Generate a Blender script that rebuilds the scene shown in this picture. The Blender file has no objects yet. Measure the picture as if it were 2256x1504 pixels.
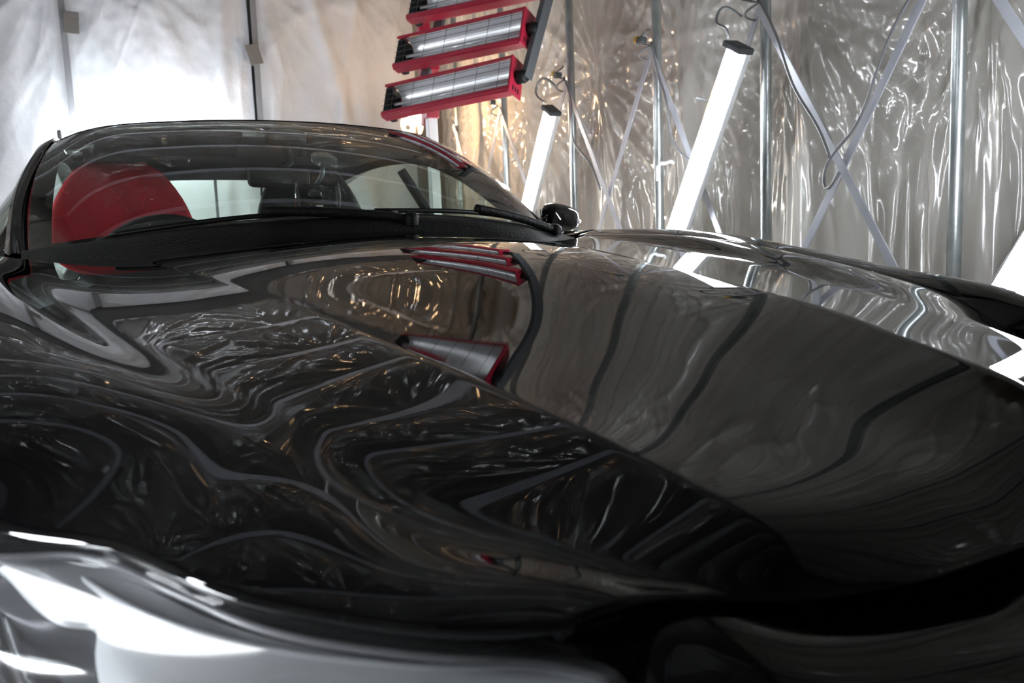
import bpy, bmesh, math, random
import numpy as np
from mathutils import Vector, Matrix, noise
random.seed(7)
COL = bpy.context.scene.collection
SC = bpy.context.scene

# ------------------------------------------------------------------ camera
F = 1829.0                                   # focal length in pixels of the 2256 px wide frame
TH, HC, ROLL = math.radians(25), 530, math.radians(2.3)
PT = math.atan((752 - HC) / F)
CAM = Vector((-.48, -.25, .93))
FW = Vector((math.sin(TH) * math.cos(PT), math.cos(TH) * math.cos(PT), -math.sin(PT)))
R0 = Vector((math.cos(TH), -math.sin(TH), 0)); U0 = R0.cross(FW)
RT = R0 * math.cos(ROLL) - U0 * math.sin(ROLL); UP = U0 * math.cos(ROLL) + R0 * math.sin(ROLL)
cd = bpy.data.cameras.new('camera'); cam = bpy.data.objects.new('camera', cd); COL.objects.link(cam)
cd.sensor_width = 22.2; cd.lens = 18.0; cd.clip_start = .02; cd.clip_end = 60
M = Matrix.Identity(4)
for i in range(3):
    M[i][0], M[i][1], M[i][2], M[i][3] = RT[i], UP[i], -FW[i], CAM[i]
cam.matrix_world = M
cd.dof.use_dof = True; cd.dof.focus_distance = 1.7; cd.dof.aperture_fstop = 4.5
SC.camera = cam

def at(px, py, X=None, Y=None, z=None, d=None):
    """point of the room seen at a pixel, at a known X, Y, height or depth"""
    r = FW + RT * ((px - 1128) / F) - UP * ((py - 752) / F)
    if X is not None: t = (X - CAM.x) / r.x
    elif Y is not None: t = (Y - CAM.y) / r.y
    elif z is not None: t = (z - CAM.z) / r.z
    else: t = d
    return CAM + r * t

# ------------------------------------------------------------------ world, exposure
w = bpy.data.worlds.new('world'); SC.world = w; w.use_nodes = True
w.node_tree.nodes['Background'].inputs[0].default_value = (.5, .55, .6, 1)
w.node_tree.nodes['Background'].inputs[1].default_value = .3
SC.view_settings.view_transform = 'Standard'; SC.view_settings.look = 'None'
SC.view_settings.exposure = 2.2; SC.view_settings.gamma = 1.0; SC.view_settings.use_curve_mapping = False
LAMP = 22.0        # radiance of the fluorescent diffusers

# ------------------------------------------------------------------ materials
def mat(name, col, rough=.5, metal=0., spec=.5, bump=0, bscale=30, coat=0, col2=None, cscale=6, stretch=None, **kw):
    m = bpy.data.materials.new(name); m.use_nodes = True; nt = m.node_tree; b = nt.nodes['Principled BSDF']
    b.inputs['Base Color'].default_value = (*col, 1); b.inputs['Roughness'].default_value = rough
    b.inputs['Metallic'].default_value = metal; b.inputs['Specular IOR Level'].default_value = spec
    b.inputs['Coat Weight'].default_value = coat
    for k, v in kw.items(): b.inputs[k].default_value = v
    tc = nt.nodes.new('ShaderNodeTexCoord'); mp = nt.nodes.new('ShaderNodeMapping')
    nt.links.new(tc.outputs['Object'], mp.inputs[0])
    if stretch: mp.inputs['Scale'].default_value = stretch
    if col2:
        n = nt.nodes.new('ShaderNodeTexNoise'); n.inputs['Scale'].default_value = cscale; n.inputs['Detail'].default_value = 5
        nt.links.new(mp.outputs[0], n.inputs['Vector'])
        r = nt.nodes.new('ShaderNodeValToRGB'); r.color_ramp.elements[0].color = (*col, 1); r.color_ramp.elements[1].color = (*col2, 1)
        r.color_ramp.elements[0].position = .35; r.color_ramp.elements[1].position = .65
        nt.links.new(n.outputs['Fac'], r.inputs[0]); nt.links.new(r.outputs[0], b.inputs['Base Color'])
    if bump:
        n = nt.nodes.new('ShaderNodeTexNoise'); n.inputs['Scale'].default_value = bscale; n.inputs['Detail'].default_value = 4
        nt.links.new(mp.outputs[0], n.inputs['Vector'])
        bn = nt.nodes.new('ShaderNodeBump'); bn.inputs['Strength'].default_value = bump; bn.inputs['Distance'].default_value = .02
        nt.links.new(n.outputs['Fac'], bn.inputs['Height']); nt.links.new(bn.outputs[0], b.inputs['Normal'])
    return m

def glow(name, col, s):
    m = bpy.data.materials.new(name); m.use_nodes = True; nt = m.node_tree; nt.nodes.clear()
    e = nt.nodes.new('ShaderNodeEmission'); e.inputs[0].default_value = (*col, 1); e.inputs[1].default_value = s
    o = nt.nodes.new('ShaderNodeOutputMaterial'); nt.links.new(e.outputs[0], o.inputs[0]); return m

def thin_glass(name, tint, rough=.0, diff=0., dcol=(.8, .8, .8), ior=1.5, bump=0, bscale=3):
    """a clear sheet: what passes straight through, a Fresnel mirror, and some milky scatter"""
    m = bpy.data.materials.new(name); m.use_nodes = True; nt = m.node_tree; nt.nodes.clear()
    N = nt.nodes.new; L = nt.links.new
    tr = N('ShaderNodeBsdfTransparent'); tr.inputs[0].default_value = (*tint, 1)
    gl = N('ShaderNodeBsdfGlossy'); gl.inputs['Roughness'].default_value = rough; gl.inputs[0].default_value = (1, 1, 1, 1)
    lw = N('ShaderNodeLayerWeight'); lw.inputs['Blend'].default_value = .5
    p5 = N('ShaderNodeMath'); p5.operation = 'POWER'; L(lw.outputs['Facing'], p5.inputs[0]); p5.inputs[1].default_value = 4.6
    f0 = 1.7 * ((ior - 1) / (ior + 1)) ** 2
    fr = N('ShaderNodeMath'); fr.operation = 'MULTIPLY_ADD'; L(p5.outputs[0], fr.inputs[0]); fr.inputs[1].default_value = .93 - f0; fr.inputs[2].default_value = f0
    base = tr
    if diff:
        df = N('ShaderNodeBsdfDiffuse'); df.inputs[0].default_value = (*dcol, 1)
        tl = N('ShaderNodeBsdfTranslucent'); tl.inputs[0].default_value = (*dcol, 1)
        a = N('ShaderNodeMixShader'); a.inputs[0].default_value = .3; L(df.outputs[0], a.inputs[1]); L(tl.outputs[0], a.inputs[2])
        base = N('ShaderNodeMixShader'); base.inputs[0].default_value = diff
        L(tr.outputs[0], base.inputs[1]); L(a.outputs[0], base.inputs[2])
    mx = N('ShaderNodeMixShader'); L(fr.outputs[0], mx.inputs[0]); L(base.outputs[0], mx.inputs[1]); L(gl.outputs[0], mx.inputs[2])
    if bump:
        tc = N('ShaderNodeTexCoord'); n = N('ShaderNodeTexNoise'); n.inputs['Scale'].default_value = bscale; n.inputs['Detail'].default_value = 3
        L(tc.outputs['Object'], n.inputs['Vector']); b = N('ShaderNodeBump'); b.inputs['Strength'].default_value = bump; b.inputs['Distance'].default_value = .03
        L(n.outputs['Fac'], b.inputs['Height']); L(b.outputs[0], gl.inputs['Normal']); L(b.outputs[0], lw.inputs['Normal'])
    o = N('ShaderNodeOutputMaterial'); L(mx.outputs[0], o.inputs[0]); return m

PAINT = mat('black_gloss_paint', (.0035, .0035, .004), rough=.012, spec=.46)
BLACKP = mat('black_textured_plastic', (.005, .005, .0055), rough=.5, spec=.25, bump=.25, bscale=160)
RUBBER = mat('black_rubber', (.005, .005, .005), rough=.45, spec=.25)
DARKMET = mat('dark_grey_steel', (.06, .065, .07), rough=.5, bump=.1, bscale=60)
GALV = mat('galvanized_steel', (.42, .46, .47), rough=.32, metal=.85, col2=(.55, .58, .58), cscale=14)
STRAP = mat('grey_brace_bar', (.36, .37, .42), rough=.45, col2=(.44, .45, .50), cscale=8)
CHROME = mat('chrome', (.8, .8, .82), rough=.06, metal=1)
SATIN = mat('satin_silver', (.72, .73, .74), rough=.35, metal=.1)
BUCKET = mat('charcoal_bezel', (.06, .06, .065), rough=.25, spec=.6)
GREYRIM = mat('pale_grey_plastic', (.34, .34, .35), rough=.35)
ALU = mat('reflector_aluminium', (.86, .87, .9), rough=.3, metal=.55)
GREYP = mat('grey_plastic', (.16, .16, .17), rough=.4)
REDP = mat('red_enamel', (.36, .014, .04), rough=.35, coat=.3)
REDSEAT = mat('red_leather', (.82, .03, .055), rough=.42, bump=.5, bscale=9)
BLKSEAT = mat('black_leather', (.022, .022, .024), rough=.5, bump=.2, bscale=60)
CABIN = mat('dark_cabin_trim', (.012, .013, .014), rough=.7)
HEADLINE = mat('charcoal_headliner', (.03, .03, .03), rough=.9)
WHITEP = mat('white_enamel', (.78, .79, .8), rough=.35)
TUBE = glow('fluorescent_tube', (.89, .95, 1.0), LAMP)
WARMTUBE = glow('fluorescent_tube_warm', (1.0, .97, .86), LAMP * .8)
BULB = glow('incandescent_bulb', (1.0, .62, .32), 85)
QUARTZ = mat('quartz_heater', (.7, .7, .72), rough=.1, metal=.3)
YELLOW = mat('yellow_plastic', (.55, .33, .03), rough=.5)
TAPE = mat('brown_grey_patch', (.11, .10, .092), rough=.6, bump=.2)
TYRE = mat('tyre_rubber', (.012, .012, .012), rough=.7)
RIM = mat('silver_alloy', (.5, .5, .52), rough=.25, metal=.9)
LABELW = mat('white_label', (.7, .7, .72), rough=.5)
WGLASS = thin_glass('windscreen_glass', (.80, .87, .83), ior=1.55)
SGLASS = thin_glass('tinted_side_glass', (.72, .80, .74), ior=1.5)
GLOWSTRIP = glow('added_white_glow', (.95, .97, 1.0), .34)  # emission added to blow the headlight shelf out to white
LENSW = mat('white_signal_lens', (.6, .6, .62), rough=.1, coat=1)
FRIT = mat('black_glass_border', (.003, .003, .003), rough=.02, spec=.6)
LENS = thin_glass('clear_polycarbonate', (.86, .87, .88), rough=.05, diff=.07, dcol=(.8, .8, .82), ior=1.5)
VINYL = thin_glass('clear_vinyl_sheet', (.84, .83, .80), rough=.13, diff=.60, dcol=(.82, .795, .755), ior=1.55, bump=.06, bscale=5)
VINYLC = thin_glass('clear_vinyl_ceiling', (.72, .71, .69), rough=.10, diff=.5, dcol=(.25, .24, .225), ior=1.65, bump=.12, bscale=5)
TARP = mat('white_woven_tarp', (.40, .41, .435), rough=.62, bump=.9, bscale=5, col2=(.46, .46, .48), cscale=2.5)
CONC = mat('concrete_floor', (.16, .16, .155), rough=.6, col2=(.21, .2, .19), cscale=3, bump=.1, bscale=40)
WALLM = mat('brown_board_wall', (.30, .23, .15), rough=.8, col2=(.60, .58, .55), cscale=1.6, stretch=(1, 2.6, .25))
CEILM = mat('dark_ceiling_board', (.05, .048, .045), rough=.8, col2=(.08, .075, .07), cscale=1.3)
LEFTM = mat('grey_board_wall', (.20, .20, .20), rough=.8, col2=(.26, .26, .26), cscale=1.5)

# ------------------------------------------------------------------ helpers
def mesh(name, V, Fc, m, parent=None, smooth=True, recalc=False):
    me = bpy.data.meshes.new(name); me.from_pydata([tuple(map(float, v)) for v in V], [], Fc); me.materials.append(m)
    if recalc:
        b = bmesh.new(); b.from_mesh(me); bmesh.ops.recalc_face_normals(b, faces=b.faces); b.to_mesh(me); b.free()
    if smooth: me.polygons.foreach_set('use_smooth', [True] * len(me.polygons))
    me.update()
    o = bpy.data.objects.new(name, me); COL.objects.link(o)
    if parent is not None: o.parent = parent
    return o

def empty(name, label, cat, loc=(0, 0, 0), group=None):
    o = bpy.data.objects.new(name, None); o.location = loc; o.empty_display_size = .1; COL.objects.link(o)
    return tag(o, label, cat, group)

def tag(o, label, cat, group=None, kind=None):
    if label: o['label'] = label
    if cat: o['category'] = cat
    if group: o['group'] = group
    if kind: o['kind'] = kind
    return o

def under(root, o):
    """parent a mesh written in room coordinates under a root that stands elsewhere"""
    o.parent = root; o.location = o.location - root.location; return o

def grid(P, flip=False, closed=False):
    P = np.asarray(P, float); a, b = P.shape[:2]; Fc = []
    for i in range(a - 1):
        for j in range(b if closed else b - 1):
            k = (j + 1) % b
            q = (i * b + j, i * b + k, (i + 1) * b + k, (i + 1) * b + j)
            Fc.append(q[::-1] if flip else q)
    return P.reshape(-1, 3), Fc

class MB:
    def __init__(s): s.V = []; s.F = []
    def add(s, V, Fc):
        n = len(s.V); s.V += [tuple(map(float, v)) for v in V]; s.F += [tuple(n + i for i in f) for f in Fc]; return s
    def box(s, c, size, R=None, bev=0):
        hx, hy, hz = [q / 2 for q in size]; c = Vector(c); bm = bmesh.new(); bmesh.ops.create_cube(bm, size=1)
        for v in bm.verts: v.co = Vector((v.co.x * 2 * hx, v.co.y * 2 * hy, v.co.z * 2 * hz))
        if bev: bmesh.ops.bevel(bm, geom=bm.edges[:], offset=bev, segments=2, profile=.5, affect='EDGES')
        V = [(R @ v.co if R else v.co) + c for v in bm.verts]; bm.verts.index_update()
        s.add(V, [[v.index for v in f.verts] for f in bm.faces]); bm.free(); return s
    def tube(s, pts, r, n=10, caps=True, flat=None):
        pts = [Vector(p) for p in pts]; rings = []; up = None
        for i, p in enumerate(pts):
            t = (pts[min(i + 1, len(pts) - 1)] - pts[max(i - 1, 0)]).normalized()
            if up is None:
                up = Vector((0, 0, 1)) if abs(t.z) < .9 else Vector((1, 0, 0))
                if flat is not None: up = Vector(flat)
            a = t.cross(up).normalized(); b = a.cross(t).normalized(); up = b
            rr = r[i] if isinstance(r, (list, tuple)) and len(r) == len(pts) and not isinstance(r, tuple) else r
            ra, rb = rr if isinstance(rr, tuple) else (rr, rr)
            rings.append([p + a * math.cos(2 * math.pi * k / n) * ra + b * math.sin(2 * math.pi * k / n) * rb for k in range(n)])
        V, Fc = grid(rings, closed=True); V = [tuple(v) for v in V]
        if caps: Fc = Fc + [tuple(range(n))[::-1], tuple((len(pts) - 1) * n + k for k in range(n))]
        s.add(V, Fc); return s
    def lathe(s, c, axis, prof, n=24):
        """prof: (distance along axis, radius)"""
        ax = Vector(axis).normalized(); u = ax.cross(Vector((0, 0, 1)) if abs(ax.z) < .9 else Vector((1, 0, 0))).normalized(); v = ax.cross(u)
        V, Fc = grid([[Vector(c) + ax * d + (u * math.cos(2 * math.pi * k / n) + v * math.sin(2 * math.pi * k / n)) * r for k in range(n)] for d, r in prof], closed=True)
        s.add(V, Fc); return s
    def bar(s, a, b, w, t, out=(1, 0, 0), bev=.001):
        """a flat bar from a to b, width w, thickness t along out"""
        a, b = Vector(a), Vector(b); d = (b - a); L = d.length; d.normalize(); o = Vector(out); o = (o - d * o.dot(d)).normalized(); x = d.cross(o)
        R = Matrix((x, o, d)).transposed(); s.box((a + b) / 2, (w, t, L), R, bev); return s
    def build(s, name, m, parent=None, smooth=False, recalc=True):
        o = mesh(name, s.V, s.F, m, parent, smooth, recalc)
        return o

def spline(pts, n):
    """natural cubic through points, n samples evenly along its length"""
    P = np.array(pts, float); k = len(P)
    t = np.concatenate([[0], np.cumsum(np.linalg.norm(np.diff(P, axis=0), axis=1))])
    h = np.diff(t); A = np.zeros((k, k)); B = np.zeros((k, P.shape[1])); A[0, 0] = A[-1, -1] = 1
    for i in range(1, k - 1):
        A[i, i - 1] = h[i - 1]; A[i, i] = 2 * (h[i - 1] + h[i]); A[i, i + 1] = h[i]
        B[i] = 3 * ((P[i + 1] - P[i]) / h[i] - (P[i] - P[i - 1]) / h[i - 1])
    c = np.linalg.solve(A, B)
    def ev(x):
        j = np.clip(np.searchsorted(t, x, side='right') - 1, 0, k - 2); dx = (x - t[j])[:, None]; hj = h[j][:, None]
        b = (P[j + 1] - P[j]) / hj - hj * (2 * c[j] + c[j + 1]) / 3; d = (c[j + 1] - c[j]) / (3 * hj)
        return P[j] + b * dx + c[j] * dx ** 2 + d * dx ** 3
    fine = ev(np.linspace(0, t[-1], 800)); s = np.concatenate([[0], np.cumsum(np.linalg.norm(np.diff(fine, axis=0), axis=1))])
    return ev(np.interp(np.linspace(0, s[-1], n), s, np.linspace(0, t[-1], 800)))

def splu(pts, n):
    """the same cubic, its points kept at even steps of the parameter so that several lines stay paired"""
    P = np.array(pts, float); k = len(P); A = np.zeros((k, k)); B = np.zeros((k, P.shape[1])); A[0, 0] = A[-1, -1] = 1
    for i in range(1, k - 1): A[i, i - 1] = A[i, i + 1] = 1; A[i, i] = 4; B[i] = 3 * (P[i + 1] - 2 * P[i] + P[i - 1])
    c = np.linalg.solve(A, B); x = np.linspace(0, k - 1, n); j = np.clip(x.astype(int), 0, k - 2); dx = (x - j)[:, None]
    b = P[j + 1] - P[j] - (2 * c[j] + c[j + 1]) / 3; return P[j] + b * dx + c[j] * dx ** 2 + (c[j + 1] - c[j]) / 3 * dx ** 3

def mirx(P): Q = np.array(P, float).copy(); Q[..., 0] *= -1; return Q

def loft(lines, n, m=6, bulge=None):
    """surface through several lines (each a list of points), n along, m between"""
    S = np.array([spline(l, n) for l in lines])           # k, n, 3
    if len(S) == 2:
        f = np.linspace(0, 1, m)[:, None, None]; P = S[0][None] * (1 - f) + S[1][None] * f
        if bulge is not None: P = P + np.array(bulge)[None, None] * (4 * f * (1 - f))
        return P
    out = [spline(S[:, i], (len(S) - 1) * m + 1) for i in range(n)]
    return np.array(out).transpose(1, 0, 2)

def solid(o, th, off=-1):
    md = o.modifiers.new('thick', 'SOLIDIFY'); md.thickness = th; md.offset = off; return o

# ------------------------------------------------------------------ room
def struct(name, V, Fc, m): return tag(mesh(name, V, Fc, m, smooth=False), None, None, kind='structure')
XL, XR, YF, YB, ZC = -2.6, 2.62, -3.0, 7.25, 3.75
def slab(name, lo, hi, m): b = MB().box([(a + c) / 2 for a, c in zip(lo, hi)], [c - a for a, c in zip(lo, hi)]); o = b.build(name, m); o['kind'] = 'structure'; return o
slab('floor', (XL - .1, YF - .1, -.1), (XR + .1, YB + .1, 0), CONC)
slab('ceiling', (XL - .1, YF - .1, ZC), (XR + .1, YB + .1, ZC + .1), CEILM)
slab('wall_right', (XR, YF, 0), (XR + .1, YB, ZC), WALLM)
slab('wall_left', (XL - .1, YF, 0), (XL, YB, ZC), LEFTM)
slab('wall_back', (XL, YB, 0), (XR, YB + .1, ZC), LEFTM)
slab('wall_front', (XL, YF - .1, 0), (XR, YF, ZC), CEILM)

POLES = [-1.9, -1.0, -.1, .8, 1.70, 2.62, 3.42, 4.32, 5.30, 6.2]
NODEZ, XPOLE = 1.88, 2.12
LAMP_AT = (-1.0, .8, 2.62, 4.32)

def fold_field(U, V, pucks, seed, amp=.05, nf=9, R=.9):
    """folds that radiate from gathered points; U, V arrays in metres"""
    rs = np.random.RandomState(seed); D = np.zeros_like(U); W = np.zeros_like(U) + 1e-6
    for (pu, pv) in pucks:
        du, dv = U - pu, V - pv; r = np.hypot(du, dv); a = np.arctan2(du, dv); wt = np.exp(-(r / R) ** 2)
        f = np.zeros_like(U)
        for k in range(3):
            n = nf * (1 + k * .8) + rs.randint(0, 3); ph = rs.rand() * 6.28
            f += (1 - np.abs(np.sin(a * n / 2 + ph + .5 * np.sin(r * 4 + ph)))) ** 2 / (1 + k)
        D += wt * f * np.minimum(r, .5) * amp / .5; W += wt
    return D / np.maximum(W, .6)

# right wall: one long clear vinyl curtain, gathered at the brace nodes
def curtain(sx=1, X0=2.33, seed=3, name='vinyl_curtain', label='long clear vinyl sheet hanging in folds along the pipe framed right wall'):
    ny, nz = (900, 150) if sx == 1 else (450, 90); Y = np.linspace(-2.9, 7.1, ny); Z = np.linspace(.02, 3.18, nz); YY, ZZ = np.meshgrid(Y, Z, indexing='ij')
    pk = [(y + .03, NODEZ + .05) for y in POLES] + [(y, 3.3) for y in POLES]
    D = fold_field(YY, ZZ, pk, seed, amp=.055, nf=17, R=.6)
    rs = np.random.RandomState(seed + 2); amp = .35 + .65 * np.clip((NODEZ + .2 - ZZ) / 1.2, 0, 1)
    for k in range(38):                                      # vertical drape folds, widths of their own
        c = rs.uniform(-2.9, 7.1); wd = rs.uniform(.018, .07); h = rs.uniform(.015, .045); tilt = rs.uniform(-.08, .08)
        D += h * np.exp(-((YY - c - tilt * (ZZ - 1.5)) / wd) ** 2) * amp
    for k in range(150):
        c = rs.uniform(-2.9, 7.1); wd = rs.uniform(.009, .022); h = rs.uniform(.006, .018); tilt = rs.uniform(-.15, .15)
        z0 = rs.uniform(.4, 2.6); D += h * np.exp(-((YY - c - tilt * (ZZ - 1.5)) / wd) ** 2) * np.exp(-((ZZ - z0) / .6) ** 2)
    bell = np.zeros_like(YY)
    for a, b in zip(POLES[:-1], POLES[1:]):
        t = np.clip((YY - a) / (b - a), 0, 1); bell += np.sin(math.pi * t) * ((YY >= a) & (YY < b))
    X = X0 - D + bell * .10 * np.clip((2.6 - ZZ), 0, 1)
    V, Fc = grid(np.stack([X * sx, YY, ZZ], -1)); o = mesh(name, V, Fc, VINYL); tag(o, label, 'plastic sheet')
curtain()
curtain(-1, 2.48, 13, label='clear vinyl sheet hanging in folds along the left wall beside the near mirror')

# ceiling: clear vinyl sheet sagging between the cross pipes
RIBS = [-2.6, -1.9, -1.0, -.1, .8, 1.70, 2.62, 3.42, 4.32, 5.30, 6.2, 7.0]
def ceiling_sheet():
    nx, ny = 330, 640; X = np.linspace(-2.3, 2.3, nx); Y = np.linspace(-2.9, 7.1, ny); XX, YY = np.meshgrid(X, Y, indexing='ij')
    rs = np.random.RandomState(11); pk = []
    for y in RIBS:
        for x in (-1.55, -.45, .65, 1.75): pk.append((x + rs.uniform(-.25, .25), y))
    D = fold_field(XX, YY, pk, 8, amp=.06, nf=13, R=.5)
    sag = np.zeros_like(XX)
    for a, b in zip(RIBS[:-1], RIBS[1:]):
        t = np.clip((YY - a) / (b - a), 0, 1); sag += np.sin(math.pi * t) ** .8 * ((YY >= a) & (YY < b))
    Z = 3.46 - .16 * sag - D
    V, Fc = grid(np.stack([XX, YY, Z], -1))
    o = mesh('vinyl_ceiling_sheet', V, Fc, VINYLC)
    tag(o, 'clear vinyl sheet sagging overhead between the cross pipes of the frame', 'plastic sheet')
ceiling_sheet()

# left wall and front: white tarp sheets
def tarp_sheet(name, label, ax, p, u0, u1, z0, z1, seed, sign):
    nu, nz = 260, 120; Uq = np.linspace(u0, u1, nu); Z = np.linspace(z0, z1, nz); UU, ZZ = np.meshgrid(Uq, Z, indexing='ij')
    rs = np.random.RandomState(seed); D = np.zeros_like(UU)
    D += fold_field(UU, ZZ, [(u0, z1), (u1, z1), ((u0 + u1) / 2 + rs.uniform(-.4, .4), z1 + .1)], seed, amp=.018, nf=9, R=1.3)
    for k in range(9):
        c = rs.uniform(u0, u1); wd = rs.uniform(.05, .22); t = rs.uniform(-.25, .25); D += rs.uniform(.006, .02) * np.exp(-((UU - c - t * (ZZ - 1.5)) / wd) ** 2)
    for k in range(10):
        c = rs.uniform(u0, u1); wd = rs.uniform(.01, .03); t = rs.uniform(-.9, .9); zc = rs.uniform(z0, z1); D += rs.uniform(.002, .006) * np.exp(-((UU - c - t * (ZZ - zc)) / wd) ** 2) * np.exp(-((ZZ - zc) / .5) ** 2)
    D *= np.minimum(1, np.minimum(UU - u0, u1 - UU) / .12 + .15)
    G = np.stack([UU, p + sign * D, ZZ], -1) if ax == 'y' else np.stack([p + sign * D, UU, ZZ], -1)
    V, Fc = grid(G); o = mesh(name, V, Fc, TARP); tag(o, label, 'tarp sheet', 'white tarp sheets hung around the bay'); return o
tarp_sheet('tarp_sheet', 'white tarp sheet left of the first dark seam on the back wall', 'y', 7.0, -2.45, -.72, .02, 3.14, 21, -1)
tarp_sheet('tarp_sheet', 'brightest white tarp sheet, between the two dark seams behind the car roof', 'y', 7.0, -.68, .64, .02, 3.14, 22, -1)
tarp_sheet('tarp_sheet', 'white tarp sheet with warm orange light beside the glowing bulb', 'y', 7.0, .69, 2.05, .02, 3.14, 23, -1)

# seam straps and patches on the back wall
for i, (x, px, py) in enumerate([(-.70, 157, 50), (.665, 560, 120)]):
    b = MB().bar((x, 6.955, .05), (x + .02 * i, 6.955, 3.1), .045, .012, (0, 1, 0)); o = b.build('seam_strip', DARKMET if 0 else GREYP)
    tag(o, ['dark vertical strip over the left seam of the back wall tarps', 'dark vertical strip over the seam nearer the warm glow'][i], 'strip', 'strips over the tarp seams')
    c = at(px, py, Y=6.92); b = MB().box(c, (.105, .012, .16), Matrix.Rotation(math.radians([3, -14][i]), 3, 'Y'), .003); o = b.build('seam_patch', TAPE)
    tag(o, ['brown grey square patch high on the left tarp seam', 'tilted brown grey patch on the seam nearer the warm glow'][i], 'patch', 'patches on the tarp seams')

# ------------------------------------------------------------------ pipe frame
def side_of(k): return ['nearest the camera', 'second from the camera', 'third from the camera', 'fourth', 'fifth'][k]
VIS = {1.70: 'behind the far end of the hood', 2.62: 'beside the top of the bigger leaning lamp', 3.42: 'with the pale tied rag, left of the bigger lamp',
       4.32: 'beside the top of the smaller leaning lamp', 5.30: 'just right of the red heater', 6.2: 'behind the red heater stand'}
pole0 = None
def pole_obj(x, y, label, group):
    global pole0
    if pole0 is None:
        b = MB().tube([(0, 0, 0), (0, 0, 3.4)], .024, 16); r = b.build('frame_pole', GALV, smooth=True); b2 = MB().lathe((0, 0, 0), (0, 0, 1), [(0, .05), (.01, .05), (.01, .028), (.04, .028)], 16); b2.build('foot', GALV, r)
        pole0 = r
    else:
        r = pole0.copy(); COL.objects.link(r)
        for ch in pole0.children: c = ch.copy(); COL.objects.link(c); c.parent = r
    r.location = (x, y, 0); tag(r, label, 'pole', group)
for y in POLES:
    if y in VIS: pole_obj(XPOLE, y, 'galvanized right wall pipe ' + VIS[y], 'upright pipes of the right wall')
    elif y < 1.0: pole_obj(XPOLE, y, {-1.9: 'galvanized right wall pipe last one behind the camera', -1.0: 'galvanized right wall pipe level with the rearmost lamp behind the camera', -.1: 'galvanized right wall pipe level with the car nose', .8: 'galvanized right wall pipe beside the lamp over the front wheel'}[y], 'upright pipes of the right wall')
for i, y in enumerate(POLES):
    pole_obj(-2.25, y, 'galvanized left wall pipe, %s from the camera side' % ['first', 'second', 'third', 'fourth', 'fifth', 'sixth', 'seventh', 'eighth', 'ninth', 'tenth'][i], 'upright pipes of the left wall')
rib0 = None
ORD = ['first', 'second', 'third', 'fourth', 'fifth', 'sixth', 'seventh', 'eighth', 'ninth', 'tenth', 'eleventh', 'twelfth']
for i, y in enumerate(RIBS):
    if rib0 is None:
        rib0 = r = MB().box((0, 0, 0), (4.5, .085, .03), None, .006).build('ceiling_rib', STRAP)
    else: r = rib0.copy(); COL.objects.link(r)
    r.location = (0, y, 3.42); tag(r, 'grey cross bar under the ceiling sheet, %s from the front wall' % ORD[i], 'bar', 'cross bars of the ceiling')

# X braces
def brace(a, b, label, off):
    o = MB().bar((XPOLE - off, *a), (XPOLE - off, *b), .034, .006, (1, 0, 0)).build('brace_bar', STRAP)
    tag(o, label, 'brace', 'crossed brace bars of the right wall')
BL = {(4.32, 5.30): 'left of the smaller lamp', (3.42, 4.32): 'in the X between the two lamps', (2.62, 3.42): 'behind the bigger leaning lamp',
      (1.70, 2.62): 'in the big right hand X', (.8, 1.70): 'in the X at the right picture edge', (5.30, 6.2): 'in the X behind the red heater'}
for a, b in zip(POLES[:-1], POLES[1:]):
    if (a, b) not in BL: continue
    brace((a, NODEZ), (b, .45), 'grey bar falling away from the camera ' + BL[(a, b)], .03)
    brace((b, NODEZ), (a, .45), 'grey bar rising away from the camera ' + BL[(a, b)], .042)

# knots, clamps and cables at the nodes
def wire(name, pts, r, m, label, cat, group=None, n=40):
    o = MB().tube(spline(pts, n), r, 8).build(name, m, smooth=True); tag(o, label, cat, group); return o
for y in (1.70, 2.62, 3.42, 4.32, 5.30):
    who = VIS[y]
    r = empty('pipe_clamp', 'wire knot and clamp on pipe ' + who, 'clamp', (XPOLE - .078, y, NODEZ), 'clamps at the brace tops')
    MB().tube([Vector((0.02 * math.cos(t), .035 * math.sin(t), .012 * t - .06)) for t in np.linspace(0, 12.5, 50)], .005, 6).build('wire_coil', GREYP, r, smooth=True)
    MB().box((-.015, 0, .035), (.04, .05, .03), None, .006).build('clamp_body', DARKMET, r)
    MB().box((-.01, .045, .05), (.03, .035, .03), None, .006).build('yellow_tie', YELLOW, r)
wire('cable', [(2.075, 1.80, 1.77), (2.05, 1.9, 1.62), (2.05, 2.0, 1.42), (2.06, 2.1, 1.28), (2.05, 2.22, 1.13), (2.04, 2.2, 1.08), (2.05, 2.14, 1.14)], .006, GREYP, 'thin grey cable sagging along the big X brace into its crossing', 'cable', 'grey cables tied to the braces')
wire('cable', [(2.06, 2.6, 1.90), (2.05, 2.48, 1.72), (2.05, 2.38, 1.5), (2.05, 2.25, 1.32), (2.04, 2.18, 1.2)], .006, GREYP, 'grey cable taped down the brace right of the bigger lamp', 'cable', 'grey cables tied to the braces')
wire('cable', [(2.06, 3.38, 1.90), (2.05, 3.3, 1.7), (2.03, 3.22, 1.58), (2.03, 3.18, 1.4), (2.04, 3.0, 1.25)], .006, GREYP, 'grey cable drooping between the rag pole and the bigger lamp', 'cable', 'grey cables tied to the braces')
wire('cable', [(2.06, 4.3, 1.90), (2.05, 4.2, 1.72), (2.03, 4.15, 1.5), (2.03, 4.0, 1.38), (2.04, 3.88, 1.2)], .006, GREYP, 'grey cable drooping from the smaller lamp pole to the X', 'cable', 'grey cables tied to the braces')
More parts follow.
